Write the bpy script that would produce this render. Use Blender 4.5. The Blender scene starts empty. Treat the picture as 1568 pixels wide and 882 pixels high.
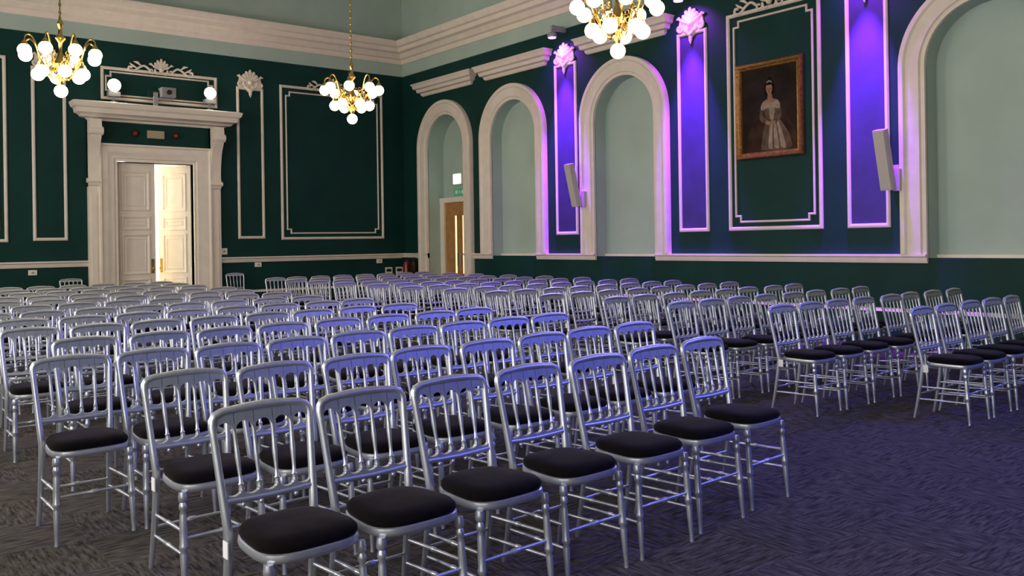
import bpy, bmesh, math, random
from mathutils import Vector, Matrix
random.seed(4)
scn = bpy.context.scene
try:
    scn.view_settings.view_transform = 'Standard'
except Exception:
    pass

# ---------------------------------------------------------------- materials
def mat(name, col, rough=0.6, metal=0.0, var=0.0, scale=4.0, bump=0.0, bscale=60.0,
        emit=None, estr=0.0, col2=None, coat=0.0, spec=None, sheen=0.0):
    m = bpy.data.materials.new(name); m.use_nodes = True
    nt = m.node_tree; b = nt.nodes['Principled BSDF']
    b.inputs['Base Color'].default_value = (*col, 1)
    b.inputs['Roughness'].default_value = rough
    b.inputs['Metallic'].default_value = metal
    if coat: b.inputs['Coat Weight'].default_value = coat
    if spec is not None: b.inputs['Specular IOR Level'].default_value = spec
    if sheen:
        b.inputs['Sheen Weight'].default_value = sheen; b.inputs['Sheen Roughness'].default_value = .35
        b.inputs['Sheen Tint'].default_value = (.25, .22, .24, 1)
    tc = nt.nodes.new('ShaderNodeTexCoord')
    if var > 0 or col2:
        n = nt.nodes.new('ShaderNodeTexNoise'); n.inputs['Scale'].default_value = scale
        n.inputs['Detail'].default_value = 6
        nt.links.new(tc.outputs['Object'], n.inputs['Vector'])
        r = nt.nodes.new('ShaderNodeValToRGB')
        c2 = col2 if col2 else tuple(min(1, c*(1+var)) for c in col)
        c1 = col if col2 else tuple(c*(1-var) for c in col)
        r.color_ramp.elements[0].position = 0.35; r.color_ramp.elements[1].position = 0.65
        r.color_ramp.elements[0].color = (*c1, 1); r.color_ramp.elements[1].color = (*c2, 1)
        nt.links.new(n.outputs['Fac'], r.inputs['Fac'])
        nt.links.new(r.outputs['Color'], b.inputs['Base Color'])
    if bump > 0:
        n2 = nt.nodes.new('ShaderNodeTexNoise'); n2.inputs['Scale'].default_value = bscale
        nt.links.new(tc.outputs['Object'], n2.inputs['Vector'])
        bp = nt.nodes.new('ShaderNodeBump'); bp.inputs['Strength'].default_value = bump
        bp.inputs['Distance'].default_value = 0.01
        nt.links.new(n2.outputs['Fac'], bp.inputs['Height'])
        nt.links.new(bp.outputs['Normal'], b.inputs['Normal'])
    if emit:
        b.inputs['Emission Color'].default_value = (*emit, 1)
        b.inputs['Emission Strength'].default_value = estr
    return m

M_green = mat('green_paint', (0.0035, 0.039, 0.034), 0.6, var=0.12, scale=1.5, bump=0.1, spec=.22)
M_strip_glow = mat('strip_purple_glow', (0.036, 0.020, 0.135), 0.6, var=0.15, scale=3, bump=0.1)  # violet glow of the downlights painted into the strip colour
M_sage = mat('sage_paint', (0.43, 0.54, 0.48), 0.7, var=0.05, scale=1.2)
M_cream = mat('cream_trim_paint', (0.86, 0.75, 0.65), 0.5, var=0.04, scale=5)
M_white = mat('white_gloss_paint', (0.92, 0.82, 0.71), 0.4, var=0.03, scale=5)
M_ceil = mat('ceiling_paint', (0.48, 0.52, 0.42), 0.8, var=0.03)
M_silver = mat('silver_lacquer', (0.56, 0.59, 0.64), 0.38, metal=0.78, var=0.05, scale=30)
M_velvet = mat('black_velvet', (0.004, 0.003, 0.0035), 0.95, var=0.4, scale=14, bump=0.3, bscale=300, spec=.08, sheen=.25)
M_tag = mat('tag_paper', (0.8, 0.8, 0.8), 0.7)
M_brass = mat('brass', (0.75, 0.50, 0.16), 0.22, metal=1.0, var=0.08, scale=20)
M_globe = mat('opal_globe', (0.9, 0.85, 0.75), 0.3, emit=(1.0, 0.78, 0.48), estr=10.0)
M_oak = mat('oak_door', (0.42, 0.19, 0.06), 0.4, col2=(0.55, 0.27, 0.09), scale=6)
M_slot = mat('lit_glass', (0.8, 0.7, 0.4), 0.2, emit=(1.0, 0.80, 0.42), estr=1.2)
M_gilt = mat('gilt_frame', (0.30, 0.14, 0.04), 0.4, metal=0.6, var=0.3, scale=25, bump=0.6, bscale=50)
M_canvas = mat('canvas_dark', (0.016, 0.009, 0.006), 0.6, var=0.45, scale=4, spec=.15)
M_skin = mat('painted_skin', (0.32, 0.17, 0.10), 0.7, var=0.15, scale=20, spec=.1)
M_dress = mat('painted_white_satin', (0.30, 0.235, 0.17), 0.7, var=0.25, scale=9, spec=.1)
M_dress2 = mat('painted_satin_shade', (0.11, 0.075, 0.05), 0.7, var=0.3, scale=9, spec=.1)
M_dark = mat('painted_hair', (0.006, 0.004, 0.003), 0.7, spec=.1)
M_brown = mat('painted_red_brown', (0.040, 0.020, 0.012), 0.7, var=0.45, scale=5, spec=.1)
M_spk = mat('speaker_cloth', (0.55, 0.50, 0.48), 0.6, var=0.05, scale=60)
M_blk = mat('black_plastic', (0.012, 0.012, 0.014), 0.4)
M_grey = mat('grey_plastic', (0.35, 0.35, 0.36), 0.5)
M_lamp = mat('flood_lens', (1, 1, 1), 0.3, emit=(1.0, 0.90, 0.74), estr=90)
M_purple = mat('purple_lens', (0.3, 0.1, 0.8), 0.3, emit=(0.45, 0.12, 1.0), estr=14)
M_em = mat('emergency_lens', (1, 1, 1), 0.3, emit=(0.75, 1.0, 0.95), estr=4)
M_exit = mat('exit_sign_green', (0.02, 0.30, 0.16), 0.4, emit=(0.1, 0.8, 0.45), estr=0.15)
M_red = mat('extinguisher_red', (0.25, 0.02, 0.015), 0.3)
M_hall = mat('corridor_paint', (0.85, 0.82, 0.72), 0.7)
M_pane = mat('daylight_pane', (0.8, 0.85, 0.9), 0.2, emit=(0.8, 0.9, 1.0), estr=1.5)

def carpet():
    # woven carpet laid as half-metre tiles, streaks turned a quarter on alternate tiles
    m = bpy.data.materials.new('carpet'); m.use_nodes = True
    nt = m.node_tree; b = nt.nodes['Principled BSDF']
    b.inputs['Roughness'].default_value = 0.95
    b.inputs['Specular IOR Level'].default_value = 0.08
    tc = nt.nodes.new('ShaderNodeTexCoord')
    ns = []
    for sc in ((6, 42, 1), (42, 6, 1)):
        mp = nt.nodes.new('ShaderNodeMapping'); mp.inputs['Scale'].default_value = sc
        nt.links.new(tc.outputs['Object'], mp.inputs['Vector'])
        n = nt.nodes.new('ShaderNodeTexNoise'); n.inputs['Scale'].default_value = 1.3; n.inputs['Detail'].default_value = 5
        n.inputs['Roughness'].default_value = .65
        nt.links.new(mp.outputs['Vector'], n.inputs['Vector']); ns.append(n)
    ck = nt.nodes.new('ShaderNodeTexChecker'); ck.inputs['Scale'].default_value = 2.0
    nt.links.new(tc.outputs['Object'], ck.inputs['Vector'])
    mf = nt.nodes.new('ShaderNodeMix'); mf.data_type = 'FLOAT'
    nt.links.new(ck.outputs['Fac'], mf.inputs[0]); nt.links.new(ns[0].outputs['Fac'], mf.inputs[2]); nt.links.new(ns[1].outputs['Fac'], mf.inputs[3])
    r = nt.nodes.new('ShaderNodeValToRGB')
    r.color_ramp.elements[0].position = 0.36; r.color_ramp.elements[1].position = 0.66
    r.color_ramp.elements[0].color = (0.024, 0.021, 0.020, 1); r.color_ramp.elements[1].color = (0.125, 0.110, 0.098, 1)
    nt.links.new(mf.outputs[0], r.inputs['Fac'])
    nt.links.new(r.outputs['Color'], b.inputs['Base Color'])
    n2 = nt.nodes.new('ShaderNodeTexNoise'); n2.inputs['Scale'].default_value = 220
    nt.links.new(tc.outputs['Object'], n2.inputs['Vector'])
    bp = nt.nodes.new('ShaderNodeBump'); bp.inputs['Strength'].default_value = 0.5; bp.inputs['Distance'].default_value = 0.01
    nt.links.new(n2.outputs['Fac'], bp.inputs['Height']); nt.links.new(bp.outputs['Normal'], b.inputs['Normal'])
    return m
M_carpet = carpet()

# ---------------------------------------------------------------- mesh helpers
def MB(a, z, d): return Vector((-a, -d, z))      # back wall: a=distance from corner, d=out into room
def MR(a, z, d): return Vector((-d, -a, z))      # right wall
def MI(x, z, y): return Vector((x, y, z))

def finish(name, bm, mats, parent=None, ang=35, smooth=True):
    bmesh.ops.recalc_face_normals(bm, faces=bm.faces)
    me = bpy.data.meshes.new(name); bm.to_mesh(me); bm.free()
    for m in mats: me.materials.append(m)
    if smooth:
        me.polygons.foreach_set('use_smooth', [True]*len(me.polygons))
        me.set_sharp_from_angle(angle=math.radians(ang))
    o = bpy.data.objects.new(name, me); scn.collection.objects.link(o)
    if parent: o.parent = parent
    return o

def face(bm, pts, mi=0):
    f = bm.faces.new([bm.verts.new(p) for p in pts]); f.material_index = mi; return f

def box(bm, mp, a0, a1, z0, z1, d0, d1, mi=0):
    v = [bm.verts.new(mp(a, z, d)) for a in (a0, a1) for z in (z0, z1) for d in (d0, d1)]
    for q in ((0,1,3,2),(4,6,7,5),(0,4,5,1),(2,3,7,6),(0,2,6,4),(1,5,7,3)):
        f = bm.faces.new([v[i] for i in q]); f.material_index = mi

def sweep(bm, mp, path, prof, closed=False, mi=0):
    n = len(path); P = [Vector(p) for p in path]; rings = []
    for i in range(n):
        if closed or 0 < i < n-1:
            d1 = (P[i]-P[i-1]).normalized(); d2 = (P[(i+1) % n]-P[i]).normalized()
        elif i == 0: d1 = d2 = (P[1]-P[0]).normalized()
        else: d1 = d2 = (P[i]-P[i-1]).normalized()
        n1 = Vector((-d1.y, d1.x)); n2 = Vector((-d2.y, d2.x))
        m = (n1+n2)/max(0.2, 1+n1.dot(n2))
        rings.append([bm.verts.new(mp(P[i].x+m.x*o, P[i].y+m.y*o, d)) for o, d in prof])
    k = len(prof)
    for i in range(n if closed else n-1):
        A = rings[i]; B = rings[(i+1) % n]
        for j in range(k):
            f = bm.faces.new((A[j], A[(j+1) % k], B[(j+1) % k], B[j])); f.material_index = mi
    if not closed:
        for r in (rings[0], rings[-1]):
            f = bm.faces.new(r); f.material_index = mi

def tube(bm, pts, rad, seg=8, mi=0, caps=True, flat=1.0):
    pts = [Vector(p) for p in pts]; n = len(pts)
    if not isinstance(rad, (list, tuple)): rad = [rad]*n
    t0 = (pts[1]-pts[0]).normalized()
    up = Vector((0, 0, 1)) if abs(t0.z) < 0.9 else Vector((0, 1, 0))
    nrm = (up - t0*up.dot(t0)).normalized(); rings = []
    for i in range(n):
        if i == 0: t = t0
        elif i == n-1: t = (pts[i]-pts[i-1]).normalized()
        else: t = (pts[i+1]-pts[i-1]).normalized()
        nrm = (nrm - t*nrm.dot(t)).normalized(); bn = t.cross(nrm)
        rings.append([bm.verts.new(pts[i] + (nrm*math.cos(2*math.pi*j/seg)*flat + bn*math.sin(2*math.pi*j/seg))*rad[i]) for j in range(seg)])
    for i in range(n-1):
        for j in range(seg):
            f = bm.faces.new((rings[i][j], rings[i][(j+1) % seg], rings[i+1][(j+1) % seg], rings[i+1][j])); f.material_index = mi
    if caps:
        for r in (rings[0], rings[-1]):
            f = bm.faces.new(r); f.material_index = mi

def lathe(bm, p0, p1, prof, seg=8, mi=0):
    p0 = Vector(p0); p1 = Vector(p1)
    tube(bm, [p0.lerp(p1, t) for t, r in prof], [r for t, r in prof], seg, mi)

def sphere(bm, c, r, mi=0, u=16, v=10, sc=(1,1,1)):
    m = Matrix.Translation(Vector(c)) @ Matrix.Diagonal((*[r*s for s in sc], 1))
    res = bmesh.ops.create_uvsphere(bm, u_segments=u, v_segments=v, radius=1, matrix=m)
    for f in {f for vv in res['verts'] for f in vv.link_faces}: f.material_index = mi

def smooth_pts(P, sub=5):
    P = [Vector(p) for p in P]; out = []
    for i in range(len(P)-1):
        p0 = P[max(i-1, 0)]; p1 = P[i]; p2 = P[i+1]; p3 = P[min(i+2, len(P)-1)]
        for k in range(sub):
            t = k/sub
            out.append(0.5*((2*p1)+(p2-p0)*t+(2*p0-5*p1+4*p2-p3)*t*t+(3*p1-p0-3*p2+p3)*t**3))
    out.append(P[-1]); return out

def loft(bm, mp, a0, a1, z0, steps, mi=0):
    rings = []
    for dz, p in steps:
        rings.append([bm.verts.new(mp(a, z0+dz, d)) for a, d in ((a0-p, 0), (a0-p, p), (a1+p, p), (a1+p, 0))])
    for A, B in zip(rings[:-1], rings[1:]):
        for j in range(4):
            f = bm.faces.new((A[j], A[(j+1) % 4], B[(j+1) % 4], B[j])); f.material_index = mi
    for r in (rings[0], rings[-1]):
        f = bm.faces.new(r); f.material_index = mi

# ---------------------------------------------------------------- shell
TL, SF, H = 13.6, 24.0, 8.6
ZG = 5.68
ARCH = [1.877, 4.43, 7.68, 14.01, 17.26, 19.81]
PAN = [6.115, 9.30, 12.42]
RI, RO, ZS, ZB = 0.76, 1.10, 3.75, 1.2

bm = bmesh.new(); box(bm, MI, -TL-0.3, 0.6, -0.15, 0, -SF-0.3, 0.3)
finish('floor', bm, [M_carpet], smooth=False)
bm = bmesh.new(); box(bm, MI, -TL-0.3, 0.6, H, H+0.15, -SF-0.3, 0.3)
finish('ceiling', bm, [M_ceil], smooth=False)

# back wall with doorway
D0, D1, DH = 5.26, 6.80, 3.25
bm = bmesh.new()
for a0, a1, z0, z1 in ((0, D0, 0, ZG), (D1, TL, 0, ZG), (D0, D1, DH, ZG)):
    box(bm, MB, a0, a1, z0, z1, -0.25, 0, 0)
box(bm, MB, 0, TL, ZG, H, -0.25, 0, 1)
finish('wall_back', bm, [M_green, M_sage], smooth=False)

# right wall with arched niches
bm = bmesh.new()
box(bm, MR, 0, SF, ZG, H, -0.25, 0, 1)
prev = 0
for ci, c in enumerate(ARCH):
    zb = 0.0 if ci == 0 else ZB
    dep = 0.45 if ci == 0 else 0.28
    face(bm, [MR(prev, 0, 0), MR(c-RI, 0, 0), MR(c-RI, ZG, 0), MR(prev, ZG, 0)], 0)
    if zb > 0:
        face(bm, [MR(c-RI, 0, 0), MR(c+RI, 0, 0), MR(c+RI, zb, 0), MR(c-RI, zb, 0)], 0)
        face(bm, [MR(c-RI, zb, 0), MR(c+RI, zb, 0), MR(c+RI, zb, -dep), MR(c-RI, zb, -dep)], 1)
    N = 32
    xs = [c - RI*math.cos(math.pi*i/N) for i in range(N+1)]
    zt = [ZS + RI*math.sin(math.pi*i/N) for i in range(N+1)]
    for i in range(N):
        face(bm, [MR(xs[i], zt[i], 0), MR(xs[i+1], zt[i+1], 0), MR(xs[i+1], ZG, 0), MR(xs[i], ZG, 0)], 0)
        face(bm, [MR(xs[i], zt[i], 0), MR(xs[i+1], zt[i+1], 0), MR(xs[i+1], zt[i+1], -dep), MR(xs[i], zt[i], -dep)], 1)
        face(bm, [MR(xs[i], zb, -dep), MR(xs[i+1], zb, -dep), MR(xs[i+1], zt[i+1], -dep), MR(xs[i], zt[i], -dep)], 1)
    for x in (c-RI, c+RI):
        face(bm, [MR(x, zb, 0), MR(x, ZS, 0), MR(x, ZS, -dep), MR(x, zb, -dep)], 1)
    prev = c+RI
face(bm, [MR(prev, 0, 0), MR(SF, 0, 0), MR(SF, ZG, 0), MR(prev, ZG, 0)], 0)
box(bm, MR, -0.25, SF, 0, H, -0.6, -0.5, 0)
bmesh.ops.remove_doubles(bm, verts=bm.verts, dist=0.0005)
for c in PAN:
    box(bm, MR, c-0.30, c+0.30, 1.64, 4.98, -.004, 0.006, 2)  # thin fill plates inside the strip panels, carrying the painted violet glow
finish('wall_right', bm, [M_green, M_sage, M_strip_glow], smooth=False)

# left wall with tall windows, and front wall
WIN = [3.5, 8.0, 12.5, 17.0, 21.2]
WE = [140, 150, 175, 185, 120]
def ML(a, z, d): return Vector((-TL+d, -a, z))
bm = bmesh.new(); prev = 0
for w in WIN:
    box(bm, ML, prev, w-0.8, 0, H, -0.25, 0, 0)
    box(bm, ML, w-0.8, w+0.8, 0, 1.2, -0.25, 0, 0); box(bm, ML, w-0.8, w+0.8, 4.9, H, -0.25, 0, 0)
    prev = w+0.8
box(bm, ML, prev, SF, 0, H, -0.25, 0, 0)
finish('wall_left', bm, [M_green], smooth=False)
for i, w in enumerate(WIN):
    bm = bmesh.new()
    box(bm, ML, w-0.8, w+0.8, 1.2, 4.9, -0.2, -0.18, 1)
    for a in (w-0.8, w-0.03, w+0.74): box(bm, ML, a, a+0.06, 1.2, 4.9, -0.18, -0.12, 0)
    for z in (1.2, 2.1, 3.0, 3.9, 4.84): box(bm, ML, w-0.8, w+0.8, z, z+0.06, -0.18, -0.13, 0)
    wo = finish('window_%d' % (i+1), bm, [M_white, M_pane], smooth=False)
    L = bpy.data.lights.new('daylight', 'AREA'); L.shape = 'RECTANGLE'; L.size = 1.5; L.size_y = 3.5
    L.energy = WE[i]; L.color = (1.0, 0.93, 0.84)
    lo = bpy.data.objects.new('daylight_%d' % (i+1), L); scn.collection.objects.link(lo)
    lo.location = ML(w, 3.05, 0.02); lo.rotation_euler = (math.radians(90), 0, math.radians(-90)); lo.parent = wo
bm = bmesh.new(); box(bm, MI, -TL, 0.5, 0, H, -SF-0.25, -SF, 0)
finish('wall_front', bm, [M_green], smooth=False)

# ---------------------------------------------------------------- main cornice + rails
tn = [0]
def trim(bm, m=None):
    tn[0] += 1
    return finish('trim_%d' % tn[0], bm, [m or M_cream])
corn = [(0, -0.01), (0, 0.05), (0.06, 0.08), (0.10, 0.08), (0.12, 0.14), (0.22, 0.20), (0.25, 0.28), (0.34, 0.30),
        (0.36, 0.36), (0.46, 0.42), (0.49, 0.42), (0.49, -0.01)]
for mp, L_ in ((MB, TL), (MR, SF)):
    bm = bmesh.new(); sweep(bm, mp, [(0, 5.98), (L_, 5.98)], corn); trim(bm)
    bm = bmesh.new(); box(bm, mp, 0, L_, 5.685, 5.98, -0.01, 0.02); trim(bm, M_sage)
    bm = bmesh.new(); sweep(bm, mp, [(0, 7.6), (L_, 7.6)], [(0, -.01), (0, .04), (.05, .07), (.1, .07), (.12, -.01)]); trim(bm)
dado = [(0, -0.01), (0, 0.03), (0.03, 0.045), (0.075, 0.05), (0.09, 0.085), (0.12, 0.085), (0.12, -0.01)]
segsB = [(0, 4.70), (7.35, TL)]
segsR = [(0, ARCH[0]-RI)]
for c0, c1 in zip(ARCH[:-1], ARCH[1:]): segsR.append((c0+RI, c1-RI))
segsR.append((ARCH[-1]+RI, SF))
for mp, segs in ((MB, segsB), (MR, segsR)):
    for a0, a1 in segs:
        bm = bmesh.new(); sweep(bm, mp, [(a0, 1.13), (a1, 1.13)], dado); trim(bm)
for c in ARCH[1:]:
    bm = bmesh.new(); box(bm, MR, c-RI, c+RI, 1.17, 1.24, -0.28, -0.22); trim(bm)
skirt = [(0, -.01), (0, .04), (.40, .04), (.44, .025), (.46, .025), (.46, -.01)]
for side, mp, segs in (('back', MB, [(0, 4.70), (7.35, TL)]), ('right', MR, [(0, ARCH[0]-RO), (ARCH[0]+RO, SF)])):
    bm = bmesh.new()
    for a0, a1 in segs:
        sweep(bm, mp, [(a0, 0), (a1, 0)], skirt, mi=0)
        sweep(bm, mp, [(a0, .46), (a1, .46)], [(0, -.01), (0, .05), (.03, .04), (.05, .02), (.05, -.01)], mi=1)
    finish('baseboard_'+side, bm, [M_green, M_cream])

# archivolts
archprof = [(0, -0.01), (0, 0.05), (0.05, 0.05), (0.07, 0.075), (0.24, 0.085), (0.27, 0.11), (0.33, 0.11), (0.34, 0.09), (0.34, -0.01)]
for ci, c in enumerate(ARCH):
    zb = 0.0 if ci == 0 else 1.25
    path = [(c+RI, zb)] + [(c+RI*math.cos(math.pi*i/40), ZS+RI*math.sin(math.pi*i/40)) for i in range(41)] + [(c-RI, zb)]
    bm = bmesh.new(); sweep(bm, MR, path, [(-o, d) for o, d in archprof]); trim(bm)

# cap mouldings above arches
capst = [(0, 0.03), (0.03, 0.06), (0.07, 0.07), (0.09, 0.13), (0.16, 0.15), (0.18, 0.20), (0.26, 0.22), (0.29, 0.25), (0.30, 0.25)]
for a0, a1 in ((0.75, 3.2), (3.30, 5.75), (6.55, 8.93), (12.80, 15.2)):
    bm = bmesh.new(); loft(bm, MR, a0+0.25, a1-0.25, 5.05, capst); trim(bm)

# panel mouldings
pm = [(-0.03, -0.005), (-0.03, 0.02), (-0.012, 0.038), (0.012, 0.038), (0.03, 0.02), (0.03, -0.005)]
pms = [(o*0.55, d*0.7) for o, d in pm]
def rect(a0, a1, z0, z1): return [(a0, z0), (a1, z0), (a1, z1), (a0, z1)]
def notch(a0, a1, z0, z1, n=0.09):
    return [(a0+n, z0), (a1-n, z0), (a1-n, z0+n), (a1, z0+n), (a1, z1-n), (a1-n, z1-n), (a1-n, z1),
            (a0+n, z1), (a0+n, z1-n), (a0, z1-n), (a0, z0+n), (a0+n, z0+n)]
def panel(mp, a0, a1, z0, z1, inner=None):
    bm = bmesh.new(); sweep(bm, mp, rect(a0+.03, a1-.03, z0+.03, z1-.03), pm, True)
    if inner: sweep(bm, mp, notch(a0+inner, a1-inner, z0+inner, z1-inner), pms, True)
    return trim(bm)
panel(MB, 8.75, 11.4, 1.63, 5.17, 0.15)
panel(MB, 7.72, 8.33, 1.65, 5.03)
panel(MB, 3.67, 4.29, 1.65, 5.03)
panel(MB, 0.60, 3.28, 1.62, 5.17, 0.15)
panel(MB, 11.9, 12.6, 1.65, 5.03)
panel(MB, 4.72, 7.08, 4.50, 5.17, 0.10)
for c in PAN: panel(MR, c-0.32, c+0.32, 1.62, 5.0)
panel(MR, 10.02, 11.71, 1.62, 5.10, 0.14)

def crest(mp, a, z, s=1.0, wide=False):
    bm = bmesh.new()
    def T(pts, r, d=0.04): tube(bm, [mp(a+x*s, z+y*s, d) for x, y in pts], [q*s for q in r], 7)
    for kk in range(-3, 4):
        an = kk*0.38; ln = 0.25-0.02*abs(kk)
        T([(math.sin(an)*ln*t, 0.03+math.cos(an)*ln*t) for t in (0.1, .4, .7, .9, 1)], (.012, .022, .032, .03, .012))
    sphere(bm, mp(a, z+0.03*s, 0.05), 0.05*s, u=10, v=8)
    for sg in (-1, 1):
        sp = [(sg*(0.20+0.075*(1-i/14)*math.cos(i*0.55+2.6)), 0.0+0.075*(1-i/14)*math.sin(i*0.55+2.6)) for i in range(13)]
        q = smooth_pts([(sg*0.03, -0.04, 0), (sg*0.10, -0.06, 0)]+[(p[0], p[1], 0) for p in sp], 2)
        T([(v.x, v.y) for v in q], [0.02]*len(q))
        T([(sg*0.16, 0.10), (sg*0.22, 0.15), (sg*0.26, 0.14)], (.012, .028, .01))
        if wide:
            q = smooth_pts([(sg*.25, .02, 0), (sg*.36, .09, 0), (sg*.48, .03, 0), (sg*.58, -.05, 0), (sg*.68, -.03, 0), (sg*.67, .04, 0), (sg*.61, .03, 0)], 4)
            T([(v.x, v.y) for v in q], [0.024]*len(q))
            T([(sg*.42, .08), (sg*.50, .15), (sg*.58, .16)], (.01, .03, .008))
            T([(sg*.50, .02), (sg*.60, .07), (sg*.66, .12)], (.01, .026, .008))
    if not wide:
        ol = ((-.24, -.03), (-.10, -.10), (0, -.18), (.10, -.10), (.24, -.03), (.21, .12), (.11, .20), (0, .26), (-.11, .20), (-.21, .12))
        A = [bm.verts.new(mp(a+x*s, z+y*s, .03)) for x, y in ol]; B = [bm.verts.new(mp(a+x*s, z+y*s, 0)) for x, y in ol]; bm.faces.new(A)
        for i in range(len(A)): bm.faces.new((A[i], A[(i+1) % len(A)], B[(i+1) % len(A)], B[i]))
        T([(-.09, -.06), (0, -.13), (.09, -.06)], (.02, .04, .02))
        T([(0, -.1), (0, -.2), (0, -.26)], (.03, .03, .006))
    trim(bm)
crest(MB, 3.98, 5.10, 1.15); crest(MB, 8.02, 5.10, 1.15)
crest(MB, 5.9, 5.17, 0.95, True); crest(MB, 1.94, 5.17, 0.95, True); crest(MB, 10.1, 5.17, 0.95, True)
for c in PAN: crest(MR, c, 5.08, 1.15)
crest(MR, 10.86, 5.12, 0.95, True)

# ---------------------------------------------------------------- main door surround
bm = bmesh.new()
ap = [(0, -.25), (0, .05), (.05, .05), (.07, .07), (.17, .08), (.20, .10), (.29, .11), (.32, .14), (.35, .14), (.35, -.01)]
sweep(bm, MB, [(D0, 0), (D0, DH), (D1, DH), (D1, 0)], ap)
for a0, a1 in ((4.70, 4.91), (7.15, 7.36)):
    box(bm, MB, a0, a1, 0, 4.05, -.01, .09); box(bm, MB, a0-.02, a1+.02, 0, .45, -.01, .13)
    box(bm, MB, a0+.05, a1-.05, .6, 2.6, .09, .105)
    cs = smooth_pts([(.08, 2.72, 0), (.13, 2.76, 0), (.15, 2.86, 0), (.12, 2.98, 0), (.13, 3.2, 0), (.20, 3.5, 0), (.32, 3.72, 0), (.36, 3.9, 0), (.34, 4.02, 0)], 4)
    po = [(.0, 4.05)] + [(.0, 2.72)] + [(v.x, v.y) for v in cs] + [(.34, 4.05)]
    A = [bm.verts.new(MB(a0, z, d)) for d, z in po]; B = [bm.verts.new(MB(a1, z, d)) for d, z in po]
    bm.faces.new(A); bm.faces.new(B)
    for i in range(len(po)): bm.faces.new((A[i], A[(i+1) % len(po)], B[(i+1) % len(po)], B[i]))
    for zz, dd, rr in ((3.82, .30, .085), (2.84, .12, .05)):
        tube(bm, [MB(a0-.03, zz, dd), MB(a1+.03, zz, dd)], rr, 14)
loft(bm, MB, 4.66, 7.30, 4.05, [(0, .05), (.04, .08), (.06, .18), (.11, .22), (.13, .28), (.22, .30), (.24, .34), (.31, .37), (.34, .37), (.36, .30)])
trim(bm, M_white)
bm = bmesh.new()
box(bm, MB, 5.86, 6.20, 3.76, 3.92, .01, .05, 0); box(bm, MB, 5.89, 6.17, 3.79, 3.89, .05, .055, 0)
finish('fire_door_sign', bm, [mat('aged_sign', (.45, .38, .25), .5)])
for a in (5.62, 6.44):
    bm = bmesh.new(); tube(bm, [MB(a, 3.84, .01), MB(a, 3.84, .04), MB(a, 3.84, .055)], [.075, .075, .055], 20, 0)
    tube(bm, [MB(a, 3.84, .055), MB(a, 3.84, .07)], [.04, .02], 14, 1)
    finish('alarm_sounder', bm, [M_brown, M_red])

def leaf(name, hinge, width, sgn, ang, zt):
    bm = bmesh.new(); th = 0.05
    mp = lambda a, z, d: Vector((a*sgn, -d, z))
    box(bm, mp, 0, width, 0.01, zt, -th/2, th/2)
    for f in (1, -1):
        mq = lambda a, z, d, f=f: Vector((a*sgn, -f*(th/2+d), z))
        for z0, z1 in ((.22, .82), (.96, 1.75), (1.88, 2.12), (2.28, 3.05)):
            sweep(bm, mq, rect(.13, width-.13, z0, z1), [(-.03, -.001), (-.02, .02), (.0, .022), (.02, .008), (.03, -.001)], True)
            sweep(bm, mq, rect(.20, width-.20, z0+.08, z1-.08), [(-.012, -.001), (0, .010), (.012, -.001)], True)
        tube(bm, [mq(width-.06, 1.05, 0), mq(width-.06, 1.05, .05)], .012, 8, 1)
        sphere(bm, mq(width-.06, 1.05, .06), .03, 1, 12, 8)
        box(bm, mq, width-.09, width-.03, .95, 1.25, 0, .006, 1)
    o = finish(name, bm, [M_white, M_brass])
    o.location = hinge; o.rotation_euler = (0, 0, ang); return o
leaf('door_1', (-D1+.005, .12, 0), .765, 1, 0, DH-.01)
leaf('door_2', (-D0-.005, .12, 0), .765, -1, math.radians(-48), DH-.01)
# corridor beyond the doors
bm = bmesh.new()
box(bm, MI, -8.0, -4.2, 0, 3.6, 3.4, 3.5); box(bm, MI, -8.1, -8.0, 0, 3.6, .25, 3.5)
box(bm, MI, -4.2, -4.1, 0, 3.6, .25, 3.5); box(bm, MI, -8.1, -4.1, 3.6, 3.7, .25, 3.5); box(bm, MI, -8.1, -4.1, -.1, 0, .3, 3.5)
finish('wall_corridor', bm, [M_hall], smooth=False)
bm = bmesh.new(); tube(bm, [(-6.3, 1.8, 3.6), (-6.3, 1.8, 3.54)], .3, 24, 0); sphere(bm, (-6.3, 1.8, 3.52), .27, 1, sc=(1, 1, .35))
cl = finish('corridor_ceiling_lamp', bm, [M_white, mat('corridor_glow', (1, .9, .7), .3, emit=(1, .94, .82), estr=22)])
L = bpy.data.lights.new('corridor_light', 'POINT'); L.energy = 300; L.color = (1, .94, .82); L.shadow_soft_size = .1
lo = bpy.data.objects.new('corridor_light', L); scn.collection.objects.link(lo); lo.location = (-6.3, 1.8, 3.2); lo.parent = cl

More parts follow.
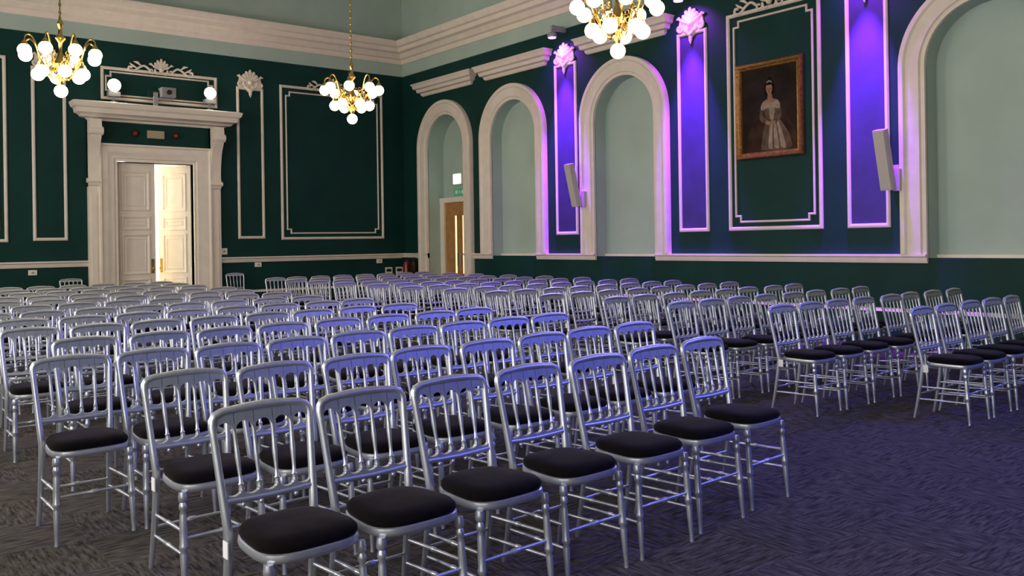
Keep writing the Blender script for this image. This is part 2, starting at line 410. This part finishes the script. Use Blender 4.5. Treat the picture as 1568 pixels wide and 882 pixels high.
# oak door in first arch
c = ARCH[0]
bm = bmesh.new()
box(bm, MR, c-RI, c-RI+.17, 0, 2.58, -.44, -.33, 0); box(bm, MR, c+RI-.12, c+RI, 0, 2.58, -.44, -.33, 0)
box(bm, MR, c-RI, c+RI, 2.46, 2.58, -.44, -.32, 0)
finish('door_frame', bm, [M_white], smooth=False)
bm = bmesh.new()
x0, x1 = c-RI+.17, c+RI-.12; mid = (x0+x1)/2
for a0, a1, hs in ((x0+.004, mid-.004, 1), (mid+.004, x1-.004, -1)):
    box(bm, MR, a0, a1, .01, 2.455, -.43, -.37, 0)
    sa = a1-.20 if hs == 1 else a0+.10
    box(bm, MR, sa, sa+.10, .75, 2.15, -.37, -.362, 1)
    sweep(bm, MR, rect(sa, sa+.10, .75, 2.15), [(-.015, -.371), (-.015, -.355), (.01, -.355), (.01, -.371)], True, 0)
    ha = a1-.05 if hs == 1 else a0+.05
    tube(bm, [MR(ha, .95, -.37), MR(ha, .95, -.32), MR(ha, 1.25, -.32), MR(ha, 1.25, -.37)], .011, 8, 2)
finish('door_3', bm, [M_oak, M_slot, M_silver])
bm = bmesh.new(); box(bm, MR, c-.25, c+.10, 2.88, 3.15, -.445, -.37, 0); box(bm, MR, c-.22, c+.07, 2.91, 3.12, -.37, -.355, 1)
finish('emergency_light', bm, [M_white, M_em])
bm = bmesh.new(); box(bm, MR, c-.27, c+.20, 2.62, 2.78, -.445, -.42, 0)
box(bm, MR, c-.22, c-.12, 2.66, 2.75, -.42, -.415, 1); box(bm, MR, c+.04, c+.14, 2.66, 2.75, -.42, -.415, 1)
face(bm, [MR(c-.06, 2.66, -.414), MR(c, 2.70, -.414), MR(c-.06, 2.75, -.414)], 1)
finish('exit_sign', bm, [M_exit, M_white], smooth=False)

# ---------------------------------------------------------------- portrait (flat painting in a gilt frame)
bm = bmesh.new()
pc, pz, pw, ph = 10.82, 3.49, 0.60, 0.75
MP = lambda a, z, d: MR(a, z, d+.012)
fp = [(-.0, .0), (.0, .06), (.02, .085), (.045, .07), (.07, .045), (.09, .05), (.105, .03), (.105, .0)]
sweep(bm, MP, rect(pc-pw, pc+pw, pz-ph, pz+ph), fp, True, 0)
box(bm, MP, pc-pw+.09, pc+pw-.09, pz-ph+.09, pz+ph-.09, .0, .02, 1)
def blob(pts, mi, lay):
    q = smooth_pts([(x, y, 0) for x, y in pts]+[(pts[0][0], pts[0][1], 0)], 4)[:-1]
    face(bm, [MP(pc+v.x, pz+v.y, .0203+lay*.0006) for v in q], mi)
# robe / chair mass
blob([(-.40, -.64), (.45, -.64), (.47, -.40), (.36, -.20), (.24, .00), (-.14, .04), (-.24, -.12), (-.38, -.34)], 3, 0)
# gown: wide satin skirt with shaded folds
blob([(-.16, -.62), (.10, -.645), (.38, -.62), (.36, -.44), (.27, -.28), (.15, -.15), (-.02, -.15), (-.11, -.32)], 7, 1)
for x0_, x1_ in ((-.02, .05), (.09, .17), (.20, .29)):
    xm = (x0_+x1_)/2*.35+.05
    blob([(x0_, -.60), (x1_, -.61), (x1_*.8+.01, -.40), (xm+.02, -.17), (xm-.015, -.17), (x0_*.8+.01, -.38)], 4, 2)
# bodice and bertha collar
blob([(-.06, -.17), (.13, -.17), (.15, .0), (.14, .09), (-.07, .09), (-.09, .0)], 7, 3)
blob([(.02, -.16), (.08, -.16), (.10, .08), (.0, .08)], 4, 4)
blob([(-.15, .05), (-.12, -.01), (.03, .03), (.18, -.01), (.20, .06), (.15, .12), (.03, .09), (-.10, .12)], 4, 6)
# neck and shoulders
blob([(-.12, .09), (.03, .06), (.17, .09), (.15, .13), (.07, .16), (.055, .23), (-.015, .23), (-.03, .16), (-.10, .13)], 2, 5)
# sleeves and crossed hands
blob([(-.15, .05), (-.09, .03), (-.10, -.10), (-.03, -.17), (-.06, -.22), (-.17, -.14)], 7, 5)
blob([(.20, .05), (.14, .03), (.15, -.10), (.09, -.18), (.12, -.23), (.22, -.13)], 7, 5)
blob([(-.05, -.17), (.04, -.20), (.11, -.19), (.10, -.23), (.02, -.25), (-.06, -.22)], 2, 7)
# head and hair with small diadem
blob([(-.08, .27), (-.08, .38), (.0, .44), (.09, .39), (.10, .27), (.06, .22), (-.045, .22)], 5, 4)
blob([(-.05, .30), (-.045, .365), (.012, .39), (.06, .36), (.062, .29), (.038, .235), (.010, .22), (-.025, .24)], 2, 7)
blob([(-.055, .35), (-.03, .40), (.015, .41), (.06, .39), (.07, .33), (.045, .375), (.012, .37), (-.035, .375)], 5, 8)
blob([(-.035, .42), (-.015, .47), (.02, .50), (.05, .47), (.05, .42)], 5, 5)
blob([(-.045, .405), (-.02, .435), (.015, .445), (.055, .425), (.06, .40), (.015, .42)], 4, 9)
for ex in (-.018, .034): blob([(ex-.010, .315), (ex, .321), (ex+.010, .315), (ex, .311)], 6, 10)
blob([(-.008, .262), (.010, .267), (.028, .262), (.010, .256)], 3, 10)
blob([(.004, .315), (.010, .315), (.016, .283), (.004, .281)], 7, 10)
finish('portrait_painting', bm, [M_gilt, M_canvas, M_skin, M_brown, M_dress, M_dark, M_dark, M_dress2], ang=50)

# ---------------------------------------------------------------- speakers
for s0, z0 in ((6.62, 2.56), (12.82, 2.53)):
    bm = bmesh.new()
    R = Matrix.Rotation(math.radians(-14), 4, 'Y')
    def ms(a, z, d):
        v = R @ Vector((-d, -a, z)); return v + Vector((-.30, -s0, z0))
    box(bm, ms, -.085, .085, -.41, .41, -.05, .07, 0)
    box(bm, ms, -.075, .075, -.39, .39, .07, .078, 1)
    box(bm, MR, s0-.05, s0+.05, z0-.36, z0-.06, .0, .03, 0)
    tube(bm, [MR(s0, z0-.24, .02), MR(s0, z0-.22, .12), MR(s0, z0-.2, .22)], .022, 8, 0)
    box(bm, MR, s0+.02, s0+.13, z0-.42, z0-.12, .0, .14, 0)
    bmesh.ops.bevel(bm, geom=[e for e in bm.edges if e.calc_length() > .25], offset=.008, segments=2, affect='EDGES')
    finish('wall_speaker', bm, [M_spk, M_spk])

# ---------------------------------------------------------------- purple downlights
def spot(name, loc, tgt, e, col, size, blend, parent=None, rad=.04):
    L = bpy.data.lights.new(name, 'SPOT'); L.energy = e; L.color = col; L.spot_size = math.radians(size); L.spot_blend = blend
    L.shadow_soft_size = rad
    o = bpy.data.objects.new(name, L); scn.collection.objects.link(o); o.location = loc
    o.rotation_euler = (Vector(tgt)-Vector(loc)).to_track_quat('-Z', 'Y').to_euler()
    if parent: o.parent = parent
    return o
for c in PAN:
    bm = bmesh.new()
    tube(bm, [MR(c, 5.69, .34), MR(c, 5.54, .34)], .012, 8, 0)
    tube(bm, [MR(c, 5.56, .34), MR(c, 5.54, .34), MR(c, 5.47, .34), MR(c, 5.46, .34)], [.05, .09, .09, .075], 20, 0)
    tube(bm, [MR(c, 5.46, .34), MR(c, 5.45, .34)], .075, 20, 1)
    box(bm, MR, c-.03, c+.03, 5.6, 5.7, .0, .36, 0)
    f = finish('purple_downlight', bm, [M_grey, M_purple])
    spot('downlight_beam', MR(c, 5.43, .36), MR(c, 1.4, .0), 4600, (.27, .035, 1.0), 40, .9, f)
    spot('downlight_core', MR(c, 5.43, .38), MR(c, 4.85, .0), 150, (.50, .05, 1.0), 120, 1.0, f)

# stage wash lights
def parcan(loc, tgt, e, col, size):
    bm = bmesh.new(); d = (Vector(tgt)-Vector(loc)).normalized(); p = Vector(loc)
    tube(bm, [p-d*.35, p-d*.3, p-d*.05, p-d*.02], [.06, .11, .12, .13], 18, 0, True)
    tube(bm, [p-d*.19+Vector((0, 0, .05)), p-d*.19+Vector((0, 0, .4))], .015, 8, 0)
    f = finish('stage_parcan', bm, [M_blk])
    spot('wash_beam', p+d*.01, tgt, e, col, size, 1.0, f, .1)
parcan((-1.2, -19.5, 5.2), (-5.8, -16.6, 0), 1700, (.05, .07, 1.0), 72)
parcan((-5.0, -21.5, 5.2), (-6.8, -17.6, 0), 900, (.05, .06, 1.0), 60)
parcan((-.5, -10.86, 5.3), (-6.0, -12, 0), 1200, (.20, .16, 1.0), 110)

# ---------------------------------------------------------------- chandeliers
def chandelier(t, s, z):
    bm = bmesh.new(); o = Vector((-t, -s, z))
    lathe(bm, o+Vector((0, 0, .62)), o+Vector((0, 0, -.42)),
          [(0, .012), (.06, .02), (.12, .05), (.18, .025), (.26, .03), (.32, .075), (.38, .03), (.5, .022), (.6, .06), (.68, .11), (.74, .08), (.8, .03), (.9, .045), (.96, .03), (1, .02)], 16, 0)
    tube(bm, [o+Vector((0, 0, .6)), Vector((-t, -s, H))], .010, 6, 0)
    tube(bm, [Vector((-t, -s, H-.12)), Vector((-t, -s, H-.04)), Vector((-t, -s, H))], [.03, .12, .14], 16, 0)
    for i in range(int((H-z-.75)/.12)):
        sphere(bm, (-t, -s, z+.66+i*.12), .02, 0, 8, 6, (1, .5, 1.8))
    def ring(n, ph, rz, g, r):
        for i in range(n):
            an = ph+2*math.pi*i/n; ca, sa = math.cos(an), math.sin(an)
            P = smooth_pts([o+Vector((q*ca*.9, q*sa*.9, w)) for q, w in rz], 5)
            tube(bm, P, .0115, 6, 0)
            gp = o+Vector((g[0]*ca*.9, g[0]*sa*.9, g[1]))
            sphere(bm, gp, r, 1, 18, 12)
            tube(bm, [gp+Vector((0, 0, r+.05)), gp+Vector((0, 0, r+.02)), gp+Vector((0, 0, r-.015))], [.015, .035, .05], 12, 0)
            q, w = rz[2]
            sp = [o+Vector(((q-.09+.06*(1-j/12)*math.cos(j*.6))*ca, (q-.09+.06*(1-j/12)*math.cos(j*.6))*sa, w+.08+.06*(1-j/12)*math.sin(j*.6))) for j in range(11)]
            tube(bm, sp, .008, 5, 0)
    ring(8, .2, [(.05, -.12), (.18, -.20), (.30, -.05), (.38, .18), (.46, .28), (.53, .25), (.54, .17)], (.54, .05), .092)
    ring(6, .5, [(.04, -.25), (.14, -.30), (.22, -.18), (.28, -.04), (.33, -.05), (.345, -.12)], (.345, -.23), .092)
    sphere(bm, o+Vector((0, 0, -.47)), .092, 1, 18, 12)
    finish('chandelier', bm, [M_brass, M_globe])
for t, s in ((8.80, 5.0), (3.95, 4.70), (4.02, 11.5), (8.85, 11.6), (3.98, 18.3)):
    chandelier(t, s, 4.24)

# ---------------------------------------------------------------- things on the door cornice
for a, z in ((6.88, 4.76), (4.95, 4.78)):
    bm = bmesh.new()
    box(bm, MB, a-.06, a+.06, 4.41, 4.44, .10, .24, 0); tube(bm, [MB(a, 4.44, .17), MB(a, z-.09, .17)], .02, 8, 0)
    box(bm, MB, a-.11, a+.11, z-.22, z-.13, .1, .26, 0)
    tube(bm, [MB(a, z, .08), MB(a, z, .15), MB(a, z, .24)], [.05, .09, .13], 18, 0)
    sphere(bm, MB(a, z, .24), .12, 1, 16, 10, (1, .5, 1))
    finish('floodlight', bm, [M_grey, M_lamp])
bm = bmesh.new()
box(bm, MB, 5.70, 5.98, 4.60, 4.80, .08, .34, 0); tube(bm, [MB(5.84, 4.70, .34), MB(5.84, 4.70, .37)], .05, 16, 1)
box(bm, MB, 6.02, 6.10, 4.41, 4.70, .12, .2, 0); box(bm, MB, 5.72, 6.02, 4.55, 4.59, .12, .2, 0)
box(bm, MB, 5.98, 6.2, 4.62, 4.76, .05, .15, 2)
finish('projector', bm, [M_grey, M_blk, M_green])

# small wall fittings
for a, z, w, h in ((8.35, 1.04, .15, .1), (3.85, 1.07, .15, .1), (.75, 1.07, .15, .1), (4.62, 1.38, .14, .14)):
    bm = bmesh.new(); box(bm, MB, a-w/2, a+w/2, z-h/2, z+h/2, 0, .035, 0); box(bm, MB, a-w/5, a+w/5, z-h/5, z+h/5, .035, .042, 1)
    bmesh.ops.bevel(bm, geom=bm.edges[:], offset=.004, segments=1, affect='EDGES')
    finish('wall_socket', bm, [M_white, M_grey])
for a, z in ((.48, .82), (.18, .82)):
    bm = bmesh.new(); box(bm, MB, a-.1, a+.1, z-.09, z+.09, 0, .012, 0); box(bm, MB, a-.07, a+.07, z-.02, z+.05, .012, .014, 1)
    finish('wall_notice', bm, [M_white, M_blk], smooth=False)
for a, m in ((.30, M_red), (.62, M_brown)):
    bm = bmesh.new(); zz = .62
    lathe(bm, MR(a, zz, .14), MR(a, zz+.46, .14), [(0, .075), (.03, .085), (.8, .085), (.9, .07), (.96, .03), (1, .03)], 18, 0)
    tube(bm, [MR(a, zz+.46, .14), MR(a, zz+.52, .14)], .03, 10, 1); box(bm, MR, a-.02, a+.02, zz+.5, zz+.53, .1, .28, 1)
    tube(bm, smooth_pts([MR(a, zz+.48, .17), MR(a+.1, zz+.42, .2), MR(a+.11, zz+.2, .17), MR(a+.09, zz+.08, .15)], 5), .012, 6, 1)
    box(bm, MR, a-.05, a+.05, zz+.1, zz+.35, 0, .06, 1)
    finish('fire_extinguisher', bm, [m, M_blk])

# ---------------------------------------------------------------- chairs
def chair_mesh(tag):
    bm = bmesh.new()
    by = lambda z: -.18 - max(z-.45, 0)*.20
    arc = [(.196, .836), (.194, .856), (.183, .873), (.156, .883), (.10, .888), (.05, .891), (0, .892)]
    hw = lambda z: .172 + max(0, z-.45)*.062
    left = [(-.178, -.25, 0), (-.174, -.223, .14), (-.171, -.194, .32), (-.171, -.18, .45)] + [(-hw(z), by(z), z) for z in (.55, .64, .73, .80)]
    P = left + [(-x, by(z), z) for x, z in arc] + [(x, by(z), z) for x, z in arc[::-1][1:]] + [(-x, y, z) for x, y, z in left[::-1]]
    rl = [.0120, .0145, .017, .018, .017, .0155, .015, .015]; rc = [.016]*5+[.018, .018]
    tube(bm, P, rl+rc+rc[::-1][1:]+rl[::-1], 8, 0)
    def plate(xc, r, z_open, flat, k, up=True):
        N = 8
        for i in range(N):
            xa = -r+2*r*i/N; xb = -r+2*r*(i+1)/N
            za = math.sqrt(max(0, r*r-xa*xa))*k; zb_ = math.sqrt(max(0, r*r-xb*xb))*k
            sgn = 1 if up else -1
            q = [(xc+xa, z_open+sgn*za), (xc+xb, z_open+sgn*zb_), (xc+xb, flat), (xc+xa, flat)]
            A = [bm.verts.new((x, by(z)-.009, z)) for x, z in q]; B = [bm.verts.new((x, by(z)+.009, z)) for x, z in q]
            bm.faces.new(A); bm.faces.new(B[::-1])
            bm.faces.new((A[0], A[1], B[1], B[0]))
    wt, wb = .192/2.5, .176/2.5
    for b in range(5):
        plate((b-2)*wt, wt/2-.001, .806, .886, 1.05, True)
        plate((b-2)*wb, wb/2-.001, .608, .568, .75, False)
    tube(bm, [(-.180, by(.568), .568), (-.09, by(.568), .564), (0, by(.568), .562), (.09, by(.568), .564), (.180, by(.568), .568)], .013, 8, 0)
    for b in (-1.5, -.5, .5, 1.5):
        lathe(bm, (b*wb, by(.575), .575), (b*wt, by(.835), .835),
              [(0, .009), (.06, .010), (.10, .0125), (.15, .009), (.17, .0115), (.19, .0075), (.30, .007), (.42, .0085), (.55, .0105), (.68, .0085), (.8, .0075), (.9, .009), (1, .010)], 8, 0)
        sphere(bm, (b*wb, by(.545), .547), .010, 0, 8, 6)
    def outline(sc, z):
        pts = []
        for i in range(32):
            th = 2*math.pi*i/32; e = 2/3.4
            sx = math.copysign(abs(math.cos(th))**e, math.cos(th)); sy = math.copysign(abs(math.sin(th))**e, math.sin(th))
            y = .002+.190*sy*sc; w = .186+.018*sy
            pts.append(bm.verts.new((w*sx*sc, y, z+.012)))
        return pts
    def rings(specs, mi, cap0, cap1):
        R = [outline(sc, z) for sc, z in specs]
        for A, B in zip(R[:-1], R[1:]):
            for i in range(32):
                f = bm.faces.new((A[i], A[(i+1) % 32], B[(i+1) % 32], B[i])); f.material_index = mi
        for c_, r in ((cap0, R[0]), (cap1, R[-1])):
            if c_: f = bm.faces.new(r); f.material_index = mi
    rings([(.96, .420), (1.0, .425), (1.012, .438), (1.0, .451), (.96, .455)], 0, True, False)
    rings([(.955, .450), (.99, .464), (.985, .478), (.92, .492), (.7, .503), (.4, .508), (.1, .509)], 1, False, True)
    turned = [(0, .016), (.04, .019), (.08, .019), (.10, .012), (.13, .017), (.16, .017), (.18, .011), (.22, .014), (.38, .0165), (.50, .016), (.52, .019), (.55, .019), (.57, .013), (.60, .016), (.85, .0115), (.95, .0095), (1, .0115)]
    for sx in (-1, 1):
        lathe(bm, (sx*.176, .155, .437), (sx*.186, .188, 0), turned, 10, 0)
        for z, yb, r in ((.27, -.201, .007), (.17, -.217, .007)):
            y1 = .155+.033*(1-z/.437); x1 = sx*(.176+.010*(1-z/.437))
            lathe(bm, (sx*.172, yb, z-.01), (x1, y1, z), [(0, r), (.3, r*1.1), (.46, r*1.2), (.48, r*1.6), (.52, r*1.6), (.54, r*1.2), (.7, r*1.1), (1, r)], 8, 0)
    st = [(0, .007), (.3, .008), (.44, .009), (.46, .013), (.54, .013), (.56, .009), (.7, .008), (1, .007)]
    lathe(bm, (-.180, .170, .24), (.180, .170, .24), st, 8, 0)
    lathe(bm, (-.172, -.210, .20), (.172, -.210, .20), st, 8, 0)
    if tag:
        box(bm, lambda a, z, d: Vector((a, d, z)), -.200, -.196, .385, .445, -.165, -.125, 2)
        box(bm, lambda a, z, d: Vector((a, d, z)), .196, .200, .385, .445, -.165, -.125, 2)
    bmesh.ops.recalc_face_normals(bm, faces=bm.faces)
    me = bpy.data.meshes.new('banquet_chair'); bm.to_mesh(me); bm.free()
    for m in (M_silver, M_velvet, M_tag): me.materials.append(m)
    me.polygons.foreach_set('use_smooth', [True]*len(me.polygons))
    me.set_sharp_from_angle(angle=math.radians(50))
    return me
CM = [chair_mesh(False), chair_mesh(True)]
def chair(t, s_top, rot=0.0, tag=False, k=1.030):
    t = 11.57+(t-11.57)*k; s_top = 18.905+(s_top-18.905)*k
    o = bpy.data.objects.new('banquet_chair', CM[1 if tag else 0]); scn.collection.objects.link(o)
    o.location = (-t, -(s_top+.27), 0); o.rotation_euler = (0, 0, math.pi+rot)
J = lambda a: random.uniform(-a, a)
front = [(10.28, 15.78), (9.87, 15.79), (9.43, 15.77), (8.96, 15.73), (8.48, 15.70), (8.00, 15.64), (7.51, 15.58)]
for i, (t, s) in enumerate(front): chair(t, s, math.radians(3)+J(.02), tag=(i == 0))
row2 = [(10.22, 14.74), (9.80, 14.79), (9.36, 14.80), (8.92, 14.74), (8.46, 14.74), (7.98, 14.68), (7.53, 14.63), (7.08, 14.62)]
for i, (t, s) in enumerate(row2): chair(t, s, math.radians(2)+J(.02), tag=(i == 0))
row3 = [(10.50, 13.72), (10.08, 13.73), (9.66, 13.77), (9.22, 13.76)]+[(9.22-.45*k_, 13.74-.03*k_) for k_ in range(1, 6)]
for t, s in row3: chair(t, s, J(.03))
ts = [10.20, 10.36, 10.25, 10.38, 10.3, 10.42, 10.28, 10.35, 10.3, 10.25]
for r in range(10):
    s = 12.72-1.04*r if r < 2 else 11.68-.98*(r-1)
    for j in range(8):
        chair(ts[r]-.455*j+J(.015), s-.02*max(0, j-2)+J(.02), J(.03), random.random() < .2)
rt = [4.54, 5.06, 5.27, 5.18]
for r in range(13):
    s = 15.38-.945*r; t0 = rt[r] if r < 4 else 5.22+J(.05)
    for j in range(8):
        t = t0-.45*j
        if t < 1.8: break
        chair(t+J(.012), s+J(.02), math.radians(3)+J(.03), (j == 0 and r in (0, 1)) or random.random() < .1)
chair(7.70, .10, 0, k=1); chair(4.42, .10, 0, k=1)

# ---------------------------------------------------------------- world, camera
w = bpy.data.worlds.new('world'); scn.world = w; w.use_nodes = True
w.node_tree.nodes['Background'].inputs[0].default_value = (.6, .7, .8, 1); w.node_tree.nodes['Background'].inputs[1].default_value = .3
cd = bpy.data.cameras.new('camera'); co = bpy.data.objects.new('camera', cd); scn.collection.objects.link(co)
cd.sensor_width = 36; cd.lens = 30.7; cd.shift_y = -0.0453; cd.clip_end = 100
co.matrix_world = Matrix.Translation((-11.57, -18.905, 1.5)) @ Matrix.Rotation(math.radians(-38.46), 4, 'Z') @ Matrix.Rotation(math.radians(90), 4, 'X') @ Matrix.Rotation(-.015, 4, 'Z')
scn.camera = co
